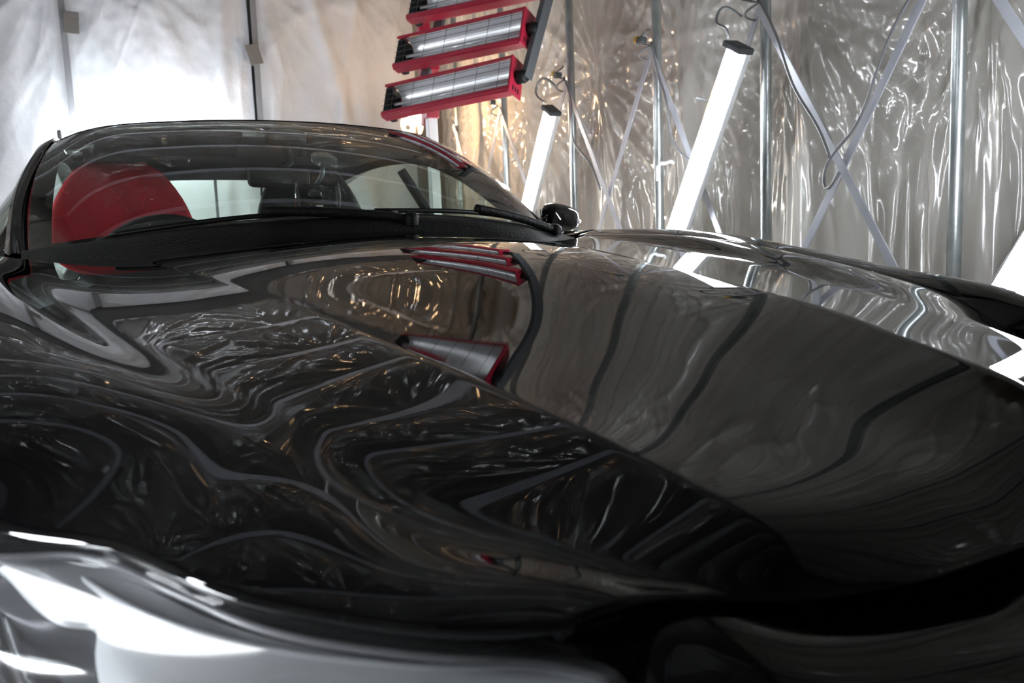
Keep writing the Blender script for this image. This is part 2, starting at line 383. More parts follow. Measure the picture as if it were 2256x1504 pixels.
wire('cable', [(2.075, 4.42, 1.86), (2.0, 4.47, 1.92), (1.98, 4.52, 1.86), (1.985, 4.42, 1.77)], .008, GREYP, 'looped power cable above the smaller leaning lamp', 'cable', 'grey cables tied to the braces')
wire('cable', [(2.075, 2.72, 1.86), (2.0, 2.76, 1.90), (1.97, 2.76, 1.84), (1.97, 2.70, 1.80), (1.985, 2.70, 1.76)], .006, GREYP, 'bent power cable above the bigger leaning lamp', 'cable', 'grey cables tied to the braces')
c = at(1470, 358, X=2.09)
r = empty('tied_rag', 'small pale blue plastic tie knotted round the pipe between the lamps', 'tie', c)
MB().tube([Vector((.03 * math.cos(t), .032 * math.sin(t), .004 * math.sin(3 * t))) for t in np.linspace(0, 6.3, 20)], .008, 6).build('loop', LABELW, r, smooth=True)
MB().tube([(-.03, .0, 0), (-.04, .03, -.02), (-.035, .035, -.06), (-.04, .03, -.09)], .009, 6).build('tail', LABELW, r, smooth=True)

# ------------------------------------------------------------------ fluorescent lamps
def fluorescent(a, b, out, label, tube=None, group='fluorescent lamps tied to the braces', hook=0):
    """a -> b the top and bottom of the fitting, out the way it faces"""
    a, b = Vector(a), Vector(b); d = (b - a).normalized(); L = (b - a).length; out = Vector(out); out = (out - d * out.dot(d)).normalized(); x = d.cross(out)
    R = Matrix((x, out, d)).transposed(); t = empty('fluorescent_lamp', label, 'lamp', (a + b) / 2, group)
    MB().box((0, 0, 0), (.10, .035, L), R, .004).build('tray', WHITEP, t)
    if hook: MB().tube([(0, 0, L * .3), (hook, 0, L * .3 - .02)], .004, 6).build('hook', GREYP, t); MB().tube([(0, 0, -L * .3), (hook, 0, -L * .3)], .004, 6).build('hook', GREYP, t)
    mb = MB()
    for s in (-1, 1): mb.tube([R @ Vector((s * .026, .035, -L / 2 + .03)), R @ Vector((s * .026, .035, L / 2 - .03))], .016, 12)
    mb.build('tube', tube or TUBE, t, smooth=True)
    V = []; n = 14
    for z in (-L / 2 + .02, L / 2 - .02):
        for k in range(n): th = math.pi * k / (n - 1); V.append(R @ Vector((.052 * math.cos(th), .018 + .05 * math.sin(th), z)))
    mesh('diffuser', V, [(k, k + 1, n + k + 1, n + k) for k in range(n - 1)], DIFF, t)
    for s in (-1, 1): MB().box(R @ Vector((0, .022, s * (L / 2 - .01))), (.112, .085, .028), R, .006).build('end_cap', DARKMET if s < 0 else GREYP, t)
    MB().box(R @ Vector((.052, .0, -L * .28)), (.008, .03, .14), R, .002).build('warning_sticker', YELLOW, t)
    return t
DIFF = thin_glass('clear_lamp_cover', (.97, .97, .97), rough=.1, diff=0)
fluorescent((1.99, 2.616, 1.712), (1.99, 3.26, .64), (-1, -.15, 0), 'bigger bright fluorescent lamp leaning along the brace right of centre', group=None, hook=.12)
fluorescent((1.99, 4.302, 1.712), (1.99, 5.02, .64), (-1, -.15, 0), 'smaller bright fluorescent lamp leaning left behind the car mirror', WARMTUBE, group=None, hook=.12)
fluorescent((1.97, .80, 1.712), (1.97, 1.44, .64), (-1, -.15, 0), 'bright fluorescent lamp leaning at the lower right picture edge', group=None)
LL = ['fluorescent lamp on the left wall beside the door', 'fluorescent lamp on the left wall near the tail of the car']
for i, y in enumerate(LAMP_AT[2:]): fluorescent((-2.1, y, 1.712), (-2.1, y + .65, .64), (1, 0, 0), LL[i], group=None)
fluorescent((-1.38, .42, 1.20), (-1.36, .44, .06), (.8, -.25, 0), 'added fluorescent lamp on the floor, out of view, brightening the near headlight', group=None)  # unseen lamp, added to brighten the near headlight
fl = fluorescent((-.80, 6.74, 1.80), (.42, 6.74, 1.84), (0, 1, .25), 'horizontal fluorescent lamp lighting the back wall, mostly hidden by the car roof', group=None)
def legs(fl, z, xs=(-.45, .45)):
    for x in xs:
        MB().tube([(x, 0, -.01), (x, 0, -z + .02)], .011, 10).build('stand_pole', DARKMET, fl); MB().bar((x, -.18, -z + .015), (x, .14, -z + .015), .04, .02, (0, 0, 1), .003).build('stand_foot', DARKMET, fl)
legs(fl, 1.82)

fl = fluorescent((-.6, 5.75, .72), (.6, 5.75, .74), (0, 1, .25), 'added low fluorescent lamp hidden behind the car tail, brightening the back wall', group=None)  # hidden lamp added to brighten the wall seen through the rear screen
legs(fl, .73)
# ------------------------------------------------------------------ warm work light
c = at(917, 268, Y=6.2)
t = empty('work_light', 'glowing warm incandescent bulb on a stand behind the far side of the car', 'lamp', (c.x, c.y, 0))
MB().lathe((0, 0, c.z - .03), (0, 0, 1), [(0, .018), (.02, .02), (.04, .045), (.065, .06), (.09, .055), (.115, .03), (.125, .0)], 20).build('bulb', BULB, t, smooth=True)
MB().lathe((-.02, .05, c.z - .02), (-.1, .9, -.1), [(0, .10), (.03, .085), (.06, .05), (.08, .02)], 24).build('reflector_shade', DARKMET, t, smooth=True)
MB().tube([(0, 0, .3), (0, 0, c.z - .03)], .012, 10).build('stand_pole', DARKMET, t)
for k in range(3):
    a = k * 2.094; MB().tube([(0, 0, .55), (.3 * math.cos(a), .3 * math.sin(a), .01)], .009, 8).build('leg', DARKMET, t)

# ------------------------------------------------------------------ infrared heater
def heater():
    mast = at(952, 300, d=5.0); t = empty('infrared_heater', 'red framed infrared paint curing heater with shiny reflectors on a white mast', 'heater', (mast.x, mast.y, 0))
    def put(mb, name, m, parent=t, smooth=False): o = mb.build(name, m, parent, smooth); return o
    def P(px, py, d): return at(px, py, d=d) - t.location
    dL, dR = 4.55, 4.12
    for k in range(3):
        ox, oy = [(0, 0), (26, -106), (57, -214)][k]
        bl, tl = P(835 + ox, 256 + oy, dL), P(855 + ox, 190 + oy, dL + .02); br, tr = P(1112 + ox, 205 + oy, dR), P(1137 + ox, 118 + oy, dR + .02)
        ex = ((br - bl) + (tr - tl)).normalized(); ey = ((tl - bl) + (tr - br)); ey = (ey - ex * ey.dot(ex)).normalized(); ez = ex.cross(ey)
        if ez.dot(FW) > 0: ez = -ez
        c = (bl + br + tl + tr) / 4; L = ((br - bl).length + (tr - tl).length) / 2; H = ((tl - bl).length + (tr - br).length) / 2
        R = Matrix((ex, ey, ez)).transposed()
        q = lambda x, y, z: c + R @ Vector((x, y, z))
        e = bpy.data.objects.new('heater_cassette', None); COL.objects.link(e); e.parent = t; e.empty_display_size = .05
        mb = MB()
        mb.box(q(0, -H / 2 + .006, -.025), (L, .012, .05), R, .003); mb.box(q(0, H / 2 - .005, -.025), (L, .010, .05), R, .003)
        mb.box(q(0, -H / 2 + .018, .004), (L, .022, .012), R, .003); mb.box(q(0, H / 2 - .008, .004), (L, .014, .012), R, .003)
        mb.box(q(0, 0, -.10), (L, H * .6, .015), R, .003)
        put(mb, 'housing', REDP, e)
        n = 16; rows = []
        for i in range(n):
            th = math.pi * (i / (n - 1)); rows.append([q(x, -math.cos(th) * (H / 2 - .02), -.085 * math.sin(th) ** .7) for x in (-L / 2 + .06, L / 2 - .015)])
        V, Fc = grid(rows); mesh('reflector', V, Fc, ALU, e)
        put(MB().tube([q(-L / 2 + .05, -.01, -.04), q(L / 2 - .02, -.01, -.04)], .008, 10), 'heater_tube', QUARTZ, e, True)
        mb = MB()
        for j in range(5): y = -H / 2 + H * (j + 1) / 6; mb.tube([q(-L / 2, y, .006), q(L / 2, y, .006)], .0013, 5)
        for j in range(6): x = -L / 2 + L * (j + .5) / 6; mb.tube([q(x, -H / 2 + .01, .007), q(x, H / 2 - .01, .007)], .0013, 5)
        put(mb, 'wire_guard', DARKMET, e)
        mb = MB().box(q(L / 2 + .004, 0, -.045), (.012, H, .115), R, .003); put(mb, 'end_plate', REDP, e)
        mb = MB()
        for j in (-1, 0, 1): mb.box(q(L / 2 + .0105, -H / 2 + .03, -.045 + j * .024), (.003, .026, .009), R, .001)
        put(mb, 'vent_slot', BLACKP, e)
        mb = MB().box(q(-L / 2 + .02, 0, -.05), (.04, H - .03, .09), R, .003); put(mb, 'lamp_holder', BLACKP, e)
        put(MB().lathe(q(L / 2 + .012, 0, -.05), ex, [(0, .0), (0, .034), (.03, .036), (.05, .028), (.052, 0)], 18), 'knob', BLACKP, e, True)
        if k == 0: b0 = q(L / 2 + .03, 0, -.07); l0 = q(-L / 2 + .12, 0, -.14)
        if k == 2: b1 = q(L / 2 + .03, 0, -.07); l1 = q(-L / 2 + .12, 0, -.14)
    up = (b1 - b0); put(MB().bar(b0 + ex * .02, b1 + up * .6 + ex * .02, .07, .03, ex, .004), 'side_bar', DARKMET)
    put(MB().bar(l0, l1 + up * .4, .06, .025, ez, .004), 'rear_bar', DARKMET)
    put(MB().bar(l0 + up * .5 + ex * .05, Vector((0, 0, (l0 + up * .5).z)), .05, .05, (0, 0, 1), .005), 'arm', REDP)
    zt = at(950, 248, d=5.0).z
    put(MB().box((0, 0, (zt - .06) / 2 + .06), (.058, .058, zt - .12), None, .004), 'mast', WHITEP)
    put(MB().box((0, 0, zt), (.078, .078, .08), None, .006), 'mast_cap', REDP)
    put(MB().box((.0, .06, zt + .28), (.07, .06, .7), None, .006), 'lift_arm', REDP)
    put(MB().bar((-.35, 0, .08), (.35, 0, .08), .05, .05, (0, 0, 1), .004), 'base_bar', DARKMET)
    put(MB().bar((0, -.35, .08), (0, .35, .08), .05, .05, (0, 0, 1), .004), 'base_bar', DARKMET)
    for x, y in ((-.35, 0), (.35, 0), (0, -.35), (0, .35)):
        put(MB().lathe((x - .012, y, .03), (1, 0, 0), [(0, 0), (0, .03), (.024, .03), (.024, 0)], 16), 'caster', RUBBER)
heater()
# ------------------------------------------------------------------ the car
car = empty('car', 'black glossy two door coupe filling the picture, long creased hood towards the camera', 'car')
CY = math.radians(3.0)                                     # the car stands 3 degrees off the line of the bay
CE = Vector((-.57, -.25, .93))                             # the viewpoint in the car's own coordinates
RC = Matrix.Rotation(CY, 3, 'Z'); OFF = CAM - RC @ CE; OFF.z = 0
car.location = OFF; car.rotation_euler = (0, 0, CY)
def atc(px, py, **k):
    """like at(), in the car's coordinates"""
    r = RC.inverted() @ (FW + RT * ((px - 1128) / F) - UP * ((py - 752) / F))
    if 'X' in k: t = (k['X'] - CE.x) / r.x
    elif 'Y' in k: t = (k['Y'] - CE.y) / r.y
    elif 'z' in k: t = (k['z'] - CE.z) / r.z
    else: t = k['d']
    return CE + r * t
def trace(pts):
    """points on the near side at given heights, written for the +X half"""
    return [(-q.x, q.y, q.z) for q in (atc(a, b, z=c) for a, b, c in pts)]
def mv(L, kx=.95, dy=-.24, dz=0.): return [(x * kx, y + dy, z + dz) for x, y, z in L]
LC = [(0, .102, .693), (0, .130, .715), (0, .22, .744), (0, .34, .770), (0, .53, .809), (0, .77, .861), (0, 1.0, .909), (0, 1.25, .944), (0, 1.47, .961)]
LA = [(.168, .110, .702), (.183, .130, .734), (.212, .175, .763), (.234, .25, .784), (.254, .35, .802), (.277, .45, .820), (.302, .60, .841), (.321, .75, .859), (.356, .95, .881), (.409, 1.20, .904), (.452, 1.47, .925)]
LCn = [(.250, .118, .716), (.300, .140, .732), (.360, .185, .748), (.418, .315, .783), (.463, .45, .809), (.535, .72, .845), (.605, 1.05, .884), (.645, 1.35, .914), (.655, 1.62, .934)]
def nearer(L, k0):                                          # the near flank sits a touch lower than the far one
    out = []
    for x, y, z in L:
        q = min(1, max(0, (1.25 - y) / .95)); k = 1 + k0 * q * q * (3 - 2 * q) * min(1, max(0, (y - .06) / .12)); out.append((.57 - (.57 - x) * k, (y + .25) * k - .25, .93 - (.93 - z) * k))
    return out
LB = list(LA); LCf = list(LCn); LA = nearer(LA, .064); LCn = nearer(LCn, .10)
LE = trace([(1250, 1362, .717), (1000, 1370, .720), (750, 1345, .725), (500, 1290, .733), (380, 1240, .739), (250, 1190, .743), (0, 1150, .746)]) + [(.668, .50, .773), (.692, .60, .812), (.700, .685, .834), (.702, .83, .865), (.703, 1.0, .894), (.703, 1.28, .926), (.700, 1.66, .938)]
NV = 200
def hood_points():
    c, e = spline(LC, NV), spline(LE, NV); rows = []
    n1, n2, n3 = 60, 60, 34
    def section(c, a, s, e, hollow, swell, pw):
        sec = []
        for t in np.linspace(0, 1, n1, endpoint=False):            # shallow dish between the creases, crown near the glass
            p = c * (1 - t) + a * t; p[2] = c[2] - (c[2] - a[2]) * t ** pw; p[1] = c[1] + (a[1] - c[1]) * t ** 2; sec.append(p)
        dist = np.linalg.norm(s - a)
        for t in np.linspace(0, 1, n2, endpoint=False):            # hollow flank between the crease and the wing crest
            p = a * (1 - t) + s * t; p[2] -= hollow * dist * 4 * t * (1 - t); sec.append(p)
        d2 = np.linalg.norm(e - s)
        for t in np.linspace(0, 1, n3):
            p = s * (1 - t) + e * t; p[2] += swell * d2 * 4 * t * (1 - t); sec.append(p)
        return np.array(sec)
    an, bn, sn, sf = spline(LA, NV), spline(LB, NV), spline(LCn, NV), spline(LCf, NV)
    for j in range(NV):
        near = section(c[j], an[j], sn[j], e[j], .01, .06, 2); far = section(c[j], bn[j], sf[j], e[j], .01, .06, 2)
        full = np.concatenate([mirx(near[:0:-1]), far]); m = len(full); ic = len(far) - 1
        arc = np.concatenate([[0], np.cumsum(np.linalg.norm(np.diff(full, axis=0), axis=1))])
        idx = np.arange(m) - ic
        da = np.abs(np.abs(idx) - n1); ds = np.abs(np.abs(idx) - n1 - n2); dc = np.abs(idx)
        sg = .0035 + .014 * np.exp(-(ds / 14.) ** 2) + .05 * np.exp(-(dc / 22.) ** 2)   # crisp creases, soft wing crest, soft middle
        Wt = np.exp(-.5 * ((arc[None] - arc[:, None]) / sg[:, None]) ** 2)
        seg = np.gradient(arc); Wt = Wt * seg[None]; Wt /= Wt.sum(1, keepdims=True)
        sm = Wt @ full; edge = np.clip(np.minimum(np.arange(m), m - 1 - np.arange(m)) / 6., 0, 1)[:, None]
        rows.append(full * (1 - edge) + sm * edge)
    return np.array(rows)
H = hood_points()
def rim_rings(G, drop=.03, r=.006, inward=.012):
    """turn the border of a grid down with a small radius; returns extra rings"""
    a, b = G.shape[:2]
    ring = [G[0, j] for j in range(b)] + [G[i, b - 1] for i in range(1, a)] + [G[a - 1, j] for j in range(b - 2, -1, -1)] + [G[i, 0] for i in range(a - 2, 0, -1)]
    nxt = [G[1, j] for j in range(b)] + [G[i, b - 2] for i in range(1, a)] + [G[a - 2, j] for j in range(b - 2, -1, -1)] + [G[i, 1] for i in range(a - 2, 0, -1)]
    ring, nxt = np.array(ring), np.array(nxt); o = ring - nxt; o /= np.linalg.norm(o, axis=1, keepdims=True)
    for _ in range(8): o = (np.roll(o, 1, 0) + o + np.roll(o, -1, 0)) / 3
    o /= np.linalg.norm(o, axis=1, keepdims=True); dn = np.array([0, 0, -1.])
    R = [ring]
    for th in (.4, .8, 1.2, 1.57): R.append(ring + o * r * math.sin(th) + dn * r * (1 - math.cos(th)))
    R.append(ring + o * (r - inward * .3) + dn * drop * .6); R.append(ring + o * (r - inward) + dn * drop)
    return np.array(R)
def panel(name, G, m, parent=car, drop=.03, r=.005, inward=.01, flip=False):
    V, Fc = grid(G, flip); V = list(V); R = rim_rings(G, drop, r, inward); n0 = len(V)
    V2, F2 = grid(R, closed=True); V += list(V2); Fc = Fc + [tuple(n0 + i for i in (f if flip else f[::-1])) for f in F2]
    o = mesh(name, V, Fc, m, parent)
    b = bmesh.new(); b.from_mesh(o.data); bmesh.ops.remove_doubles(b, verts=b.verts, dist=1e-5); bmesh.ops.recalc_face_normals(b, faces=b.faces); b.to_mesh(o.data); b.free()
    return o
hood = panel('hood', H, PAINT, drop=.016, r=.004, inward=.014)

# --- wings (front fenders), doors and rear quarters as slices of one body side
NS = 240
S0 = spline([(x + .006, y, z - .001) for x, y, z in LE[7:]] + mv([(.775, 2.35, .952), (.795, 3.0, .97), (.79, 3.6, .99), (.72, 4.15, 1.01), (.66, 4.5, .985), (.60, 4.62, .96)]), NS)
S1 = spline([(.775, .47, .790), (.79, .56, .815), (.80, .76, .842), (.805, 1.10, .902), (.805, 1.59, .945)] + mv([(.838, 2.1, .95), (.835, 2.6, .955), (.84, 3.1, .965), (.85, 3.6, .985), (.81, 4.15, .99), (.75, 4.5, .96), (.68, 4.66, .94)]), NS)
S2 = spline([(.79, .50, .70), (.815, .58, .72), (.835, .78, .74), (.85, 1.10, .78), (.86, 1.59, .81)] + mv([(.90, 2.1, .82), (.895, 2.6, .82), (.90, 3.1, .83), (.915, 3.6, .85), (.885, 4.15, .85), (.82, 4.5, .82), (.75, 4.70, .80)]), NS)
S3 = spline([(.80, .48, .50), (.83, .58, .50), (.845, .78, .53), (.855, 1.10, .55), (.85, 1.59, .52)] + mv([(.885, 2.1, .50), (.885, 2.6, .50), (.89, 3.1, .52), (.915, 3.6, .58), (.90, 4.15, .58), (.84, 4.5, .55), (.77, 4.72, .52)]), NS)
WF, WR, ZW = .93, 3.56, .335
def sill(p):
    y = p[1]; z = .20
    for c in (WF, WR):
        if abs(y - c) < .372: z = max(z, ZW + math.sqrt(.372 ** 2 - (y - c) ** 2))
    return np.array([p[0] + .0, y, z])
def side_grid(i0, i1, lines=None):
    rows = []
    for i in range(i0, i1):
        b = sill(S3[i]); mid = S3[i].copy()
        if b[2] > mid[2] - .02: mid[2] = b[2] + .02
        rows.append(spline([S0[i], S1[i], S2[i], mid, b], 40))
    return np.array(rows)
def yidx(y): return int(np.argmin(np.abs(S1[:, 1] - y)))
iA, iB, iC = yidx(.64), yidx(1.74), yidx(2.98)
for nm, i0, i1 in (('front_fender', 0, iB), ('door', iB + 1, iC), ('rear_quarter', iC + 1, NS)):
    G = side_grid(i0, i1)
    if nm == 'front_fender': G = G
    for sx in (1, -1):
        Q = G if sx == 1 else mirx(G); o = panel(nm, Q, PAINT, drop=.02, r=.003, inward=.006)
        if nm == 'door':
            hy = 2.78; hx = .855 * sx
            MB().box((hx + .012 * sx, hy, .80), (.02, .19, .025), None, .006).build('door_handle', PAINT, o, smooth=False)

# --- nose: bumper under the hood edge and headlights
BT = [(0, .112, .660), (.10, .112, .668), (.20, .118, .685), (.285, .130, .690), (.305, .130, .664), (.38, .135, .61), (.47, .175, .58), (.57, .255, .57), (.67, .355, .59), (.745, .44, .63), (.785, .52, .68), (.80, .57, .70)]
BM1 = [(0, .075, .652), (.10, .076, .658), (.20, .082, .670), (.285, .098, .672), (.315, .102, .64), (.39, .11, .58), (.48, .15, .55), (.58, .23, .54), (.685, .33, .56), (.76, .42, .60), (.80, .51, .65), (.815, .57, .67)]
BM2 = [(0, -.01, .57), (.10, -.008, .57), (.20, .0, .57), (.29, .012, .56), (.35, .02, .53), (.43, .045, .49), (.52, .09, .48), (.62, .17, .48), (.72, .28, .48), (.78, .38, .50), (.82, .49, .52), (.83, .59, .53)]
BM3 = [(0, -.02, .42), (.10, -.018, .42), (.20, -.01, .42), (.30, .004, .42), (.38, .02, .40), (.46, .045, .385), (.55, .09, .38), (.65, .17, .37), (.74, .28, .37), (.80, .38, .37), (.835, .49, .37), (.84, .60, .37)]
BM4 = [(0, .04, .18), (.10, .04, .18), (.20, .045, .18), (.30, .055, .18), (.38, .065, .18), (.47, .09, .18), (.56, .13, .18), (.66, .20, .18), (.745, .30, .18), (.80, .39, .18), (.83, .49, .18), (.84, .60, .18)]
half = loft([BT, BM1, BM2, BM3, BM4], 60, 8)
full = np.concatenate([mirx(half[:, :0:-1]), half], axis=1)
bump = panel('front_bumper', full, PAINT, drop=.012, r=.002, inward=.004)
# seam line down the nose and the grille with its surround
seg = []
GX = .34
b = MB()
for k in range(9):
    z = .24 + k * .03; b.box((0, -.030 + .004 * abs(k - 4), z), (2 * GX, .012, .010), None, .002)
b.build('grille', BLACKP, car)
ring = [(GX, .012, .22), (GX * .9, -.002, .50), (0, -.030, .515), (-GX * .9, -.002, .50), (-GX, .012, .22), (0, -.012, .215), (GX, .012, .22)]
MB().tube(spline(ring, 80), .011, 8).build('grille_surround', CHROME, car, smooth=True)
MB().box((0, .06, .35), (.6, .1, .26), None, .01).build('grille_duct', CABIN, car)
# slam panel: the dark shelf in the gap between hood edge, nose and lights
eg = spline([LC[0], LA[0], LCn[0]] + LE[0:9], 60); s0 = eg + [0, .012, -.030]; s1 = eg * [.80, 1, 1] + [0, .16, -.022]; s1[:, 2] = np.minimum(s1[:, 2], .70)
sp = np.array([s0, (s0 + s1) / 2 + [0, 0, -.01], s1]); spf = np.concatenate([mirx(sp[:, :0:-1]), sp], axis=1); V, Fc = grid(spf); mesh('slam_panel', V, Fc, BLACKP, car)
bt = spline(BT[:4], 20); lip = np.array([bt + [0, .004, -.006], bt + [0, .05, -.02]])
lipf = np.concatenate([mirx(lip[:, :0:-1]), lip], axis=1); V, Fc = grid(lipf); mesh('nose_seal', V, Fc, RUBBER, car)

# --- headlights
HU = trace([(1310, 1452, .688), (1200, 1422, .694), (1000, 1405, .700), (800, 1385, .706), (650, 1362, .711), (500, 1322, .717), (400, 1280, .722), (320, 1245, .727), (230, 1205, .731), (120, 1185, .734), (0, 1190, .735)]) + [(.69, .475, .752), (.75, .53, .77)]
HL = [(.300, .118, .664), (.38, .122, .615), (.47, .165, .585), (.57, .245, .578), (.67, .345, .598), (.745, .435, .640), (.785, .51, .69), (.795, .57, .74)]
HM = [tuple(np.array(a) * .5 + np.array(b) * .5 + np.array([.012, -.018, .016])) for a, b in zip(spline(HU, 10), spline(HL, 10))]
lens_h = loft([HU, HM, HL], 70, 8)
def shrink(L, dy, dz): return [(x, y + dy, z + dz) for x, y, z in L]
SU = trace([(-40, 1254, .713), (0, 1248, .713), (60, 1240, .714), (110, 1244, .713), (200, 1290, .709), (300, 1347, .704), (420, 1393, .699), (560, 1428, .694), (750, 1456, .688), (1000, 1475, .682), (1250, 1484, .677), (1335, 1505, .673)])
SL = trace([(-40, 1258, .712), (2, 1262, .708), (50, 1310, .699), (128, 1371, .690), (205, 1385, .686), (211, 1430, .681), (218, 1500, .675), (290, 1590, .665), (560, 1640, .657), (900, 1660, .655), (1200, 1640, .658), (1420, 1590, .664)])
for sx in (-1, 1):
    Q = lambda G: mirx(G) if sx < 0 else np.asarray(G)
    hl = bpy.data.objects.new('headlight', None); COL.objects.link(hl); hl.parent = car; hl.empty_display_size = .1
    V, Fc = grid(Q(lens_h)); o = mesh('clear_cover', V, Fc, LENS, hl)
    # rubber rim along the top edge, two fine lines seen under the hood edge
    MB().tube(Q(spline(shrink(HU, .004, .002), 70)), .0045, 8).build('rim_seal', RUBBER, hl, smooth=True)
    MB().tube(Q(spline([(x - .004, y - .016, z - .008) for x, y, z in HU], 70)), .0028, 8).build('rim_bead', GREYP, hl, smooth=True)
    up = splu(SU, 90); low = splu(SL, 90); ou = spline(HU, 90); f = np.linspace(0, 1, 90)[:, None]
    us = spline(SU, 90)[::-1]; outer = ou + [0, .004, -.012]
    V, Fc = grid(Q(np.array([outer, outer * .5 + us * .5 + np.array([0, 0, -.004]), us + [0, .002, -.003]]))); mesh('inner_rim', V, Fc, GREYRIM, hl)
    MB().tube(Q(us + [0, .001, .001]), .0022, 8).build('rim_bead', SATIN, hl, smooth=True)
    # satin white reflector shelf under the rim, an added glowing strip over its outboard part
    V, Fc = grid(Q(np.array([up, up * .66 + low * .34 + [0, 0, .001], up * .33 + low * .67 + [0, 0, .001], low, low + np.array([0, .006, -.004])]))); mesh('bright_shelf', V, Fc, SATIN, hl)
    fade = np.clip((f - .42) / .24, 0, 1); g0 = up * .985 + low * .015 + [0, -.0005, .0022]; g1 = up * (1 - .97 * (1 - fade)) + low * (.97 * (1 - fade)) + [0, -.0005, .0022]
    V, Fc = grid(Q(np.array([g0, (g0 + g1) / 2, g1])[:, 3:60])); mesh('glow_strip', V, Fc, GLOWSTRIP, hl)
    # bucket behind
    bk = spline([(.31, .16, .63), (.40, .22, .61), (.48, .30, .59), (.57, .40, .59), (.64, .47, .61), (.70, .53, .65), (.76, .56, .70)], 90)
    bl = spline(shrink(HL, .012, -.008), 90)
    V, Fc = grid(Q(np.array([low[::-1] + np.array([0, .006, -.004]), bk, bk + [0, 0, -.03], bl]))); mesh('bucket', V, Fc, BUCKET, hl)
    for (cx, cy, cz, rr) in ((.602, .432, .640, .032), (.500, .262, .615, .024)):
        c = Vector((cx * sx, cy, cz)); ax = Vector((.25 * sx, -1, .28)).normalized()
        MB().lathe(c, ax, [(-.05, rr * .4), (-.03, rr * .8), (-.004, rr * 1.02), (.004, rr * 1.14), (.012, rr * 1.16), (.012, rr * 1.04), (.0, rr * 1.0)], 32).build('projector_ring', CHROME, hl, smooth=True)
        MB().lathe(c, ax, [(.018 * math.cos(t) * 1.0, rr * math.sin(t)) for t in np.linspace(0, math.pi / 2, 10)], 32).build('projector_lens', PAINT, hl, smooth=True)
    MB().tube(Q(spline([tuple(mirx(atc(a, b, z=c))) for a, b, c in ((-6, 1270, .69), (8, 1350, .675), (30, 1430, .66), (62, 1520, .645))], 30)), (.006), 8).build('chrome_strip', CHROME, hl, smooth=True)
    MB().tube(Q(spline([(.69, .49, .72), (.70, .44, .68), (.705, .40, .65), (.70, .36, .62)], 30)), (.007), 8).build('chrome_strip', CHROME, hl, smooth=True)

# --- dark engine bay so no daylight shows through the gaps
MB().box((0, .95, .42), (1.0, 1.0, .34), None, .02).build('engine_bay', CABIN, car)

# --- windscreen
WB = [(-.635, 1.79, .944), (-.55, 1.705, .953), (-.38, 1.61, .971), (-.19, 1.565, .985), (0, 1.55, .991), (.19, 1.565, .987), (.38, 1.61, .974), (.55, 1.705, .956), (.635, 1.79, .947)]
WT = [(-.565, 2.30, 1.234), (-.49, 2.24, 1.260), (-.34, 2.19, 1.278), (-.17, 2.165, 1.286), (0, 2.155, 1.288), (.17, 2.165, 1.286), (.34, 2.19, 1.278), (.49, 2.24, 1.260), (.565, 2.30, 1.234)]
nb = 90
Wb, Wt_ = spline(WB, nb), spline(WT, nb); fm = np.linspace(0, 1, 50)[:, None, None]
WS = Wb[None] * (1 - fm) + Wt_[None] * fm; WS = WS + np.array([0, -.028, .022])[None, None] * (4 * fm * (1 - fm)) 
edgef = np.abs(np.linspace(-1, 1, nb))[None, :, None] ** 4
WS[..., 0] += (np.sign(Wb[:, 0])[None] * .016 * edgef[..., 0]) * (4 * fm[..., 0] * (1 - fm[..., 0]))
V, Fc = grid(WS); ws = mesh('windscreen', V, Fc, WGLASS, car)
# black printed border, just inside the glass
def off(G, d):
    du = np.gradient(G, axis=1); dv = np.gradient(G, axis=0); n = np.cross(du, dv); n /= np.linalg.norm(n, axis=2, keepdims=True); return G + n * d
WI = off(WS, .0035) if off(WS, .01)[25, 45, 1] > WS[25, 45, 1] else off(WS, -.0035)
fr = MB()
for sl in ((slice(0, 3), slice(None)), (slice(47, 50), slice(None)), (slice(0, 50), slice(0, 5)), (slice(0, 50), slice(85, 90))): fr.add(*grid(WI[sl]))
fr.build('glass_border', FRIT, ws, smooth=True)

# --- pillars, roof and other glass
RAIL = [(.715, 2.03, .936), (.700, 2.28, 1.085), (.672, 2.48, 1.185), (.640, 2.68, 1.245), (.615, 2.95, 1.275), (.60, 3.3, 1.27), (.575, 3.65, 1.215), (.56, 3.95, 1.11), (.575, 4.12, 1.03)]
INN = [(.668, 2.02, .940), (.664, 2.24, 1.072), (.640, 2.42, 1.182), (.606, 2.57, 1.264), (.57, 2.95, 1.305), (.545, 3.3, 1.30), (.50, 3.65, 1.245), (.50, 3.95, 1.14), (.52, 4.12, 1.05)]
RAIL = [(x * .95, y - .24, z - (.024 if z > 1.15 else .012 if z > 1.05 else 0)) for x, y, z in RAIL]; INN = [(x * .95, y - .24, z - (.027 if z > 1.15 else .014 if z > 1.05 else 0)) for x, y, z in INN]
inn = INN; ra = spline(RAIL, 120); ia = spline(inn, 120)
INB = [(.664, 2.05, .925), (.65, 2.30, 1.055), (.625, 2.50, 1.15), (.595, 2.68, 1.212), (.565, 2.95, 1.245), (.54, 3.3, 1.24), (.50, 3.65, 1.19), (.49, 3.95, 1.09), (.50, 4.10, 1.01)]
ib = spline([(x * .95, y - .24, z - .02) for x, y, z in INB], 120)
belt = spline(mv([(.735, 2.05, .930), (.765, 2.30, .948), (.785, 2.6, .958), (.785, 3.0, .968), (.775, 3.4, .98), (.72, 3.8, .995), (.62, 4.1, 1.01)]), 120)
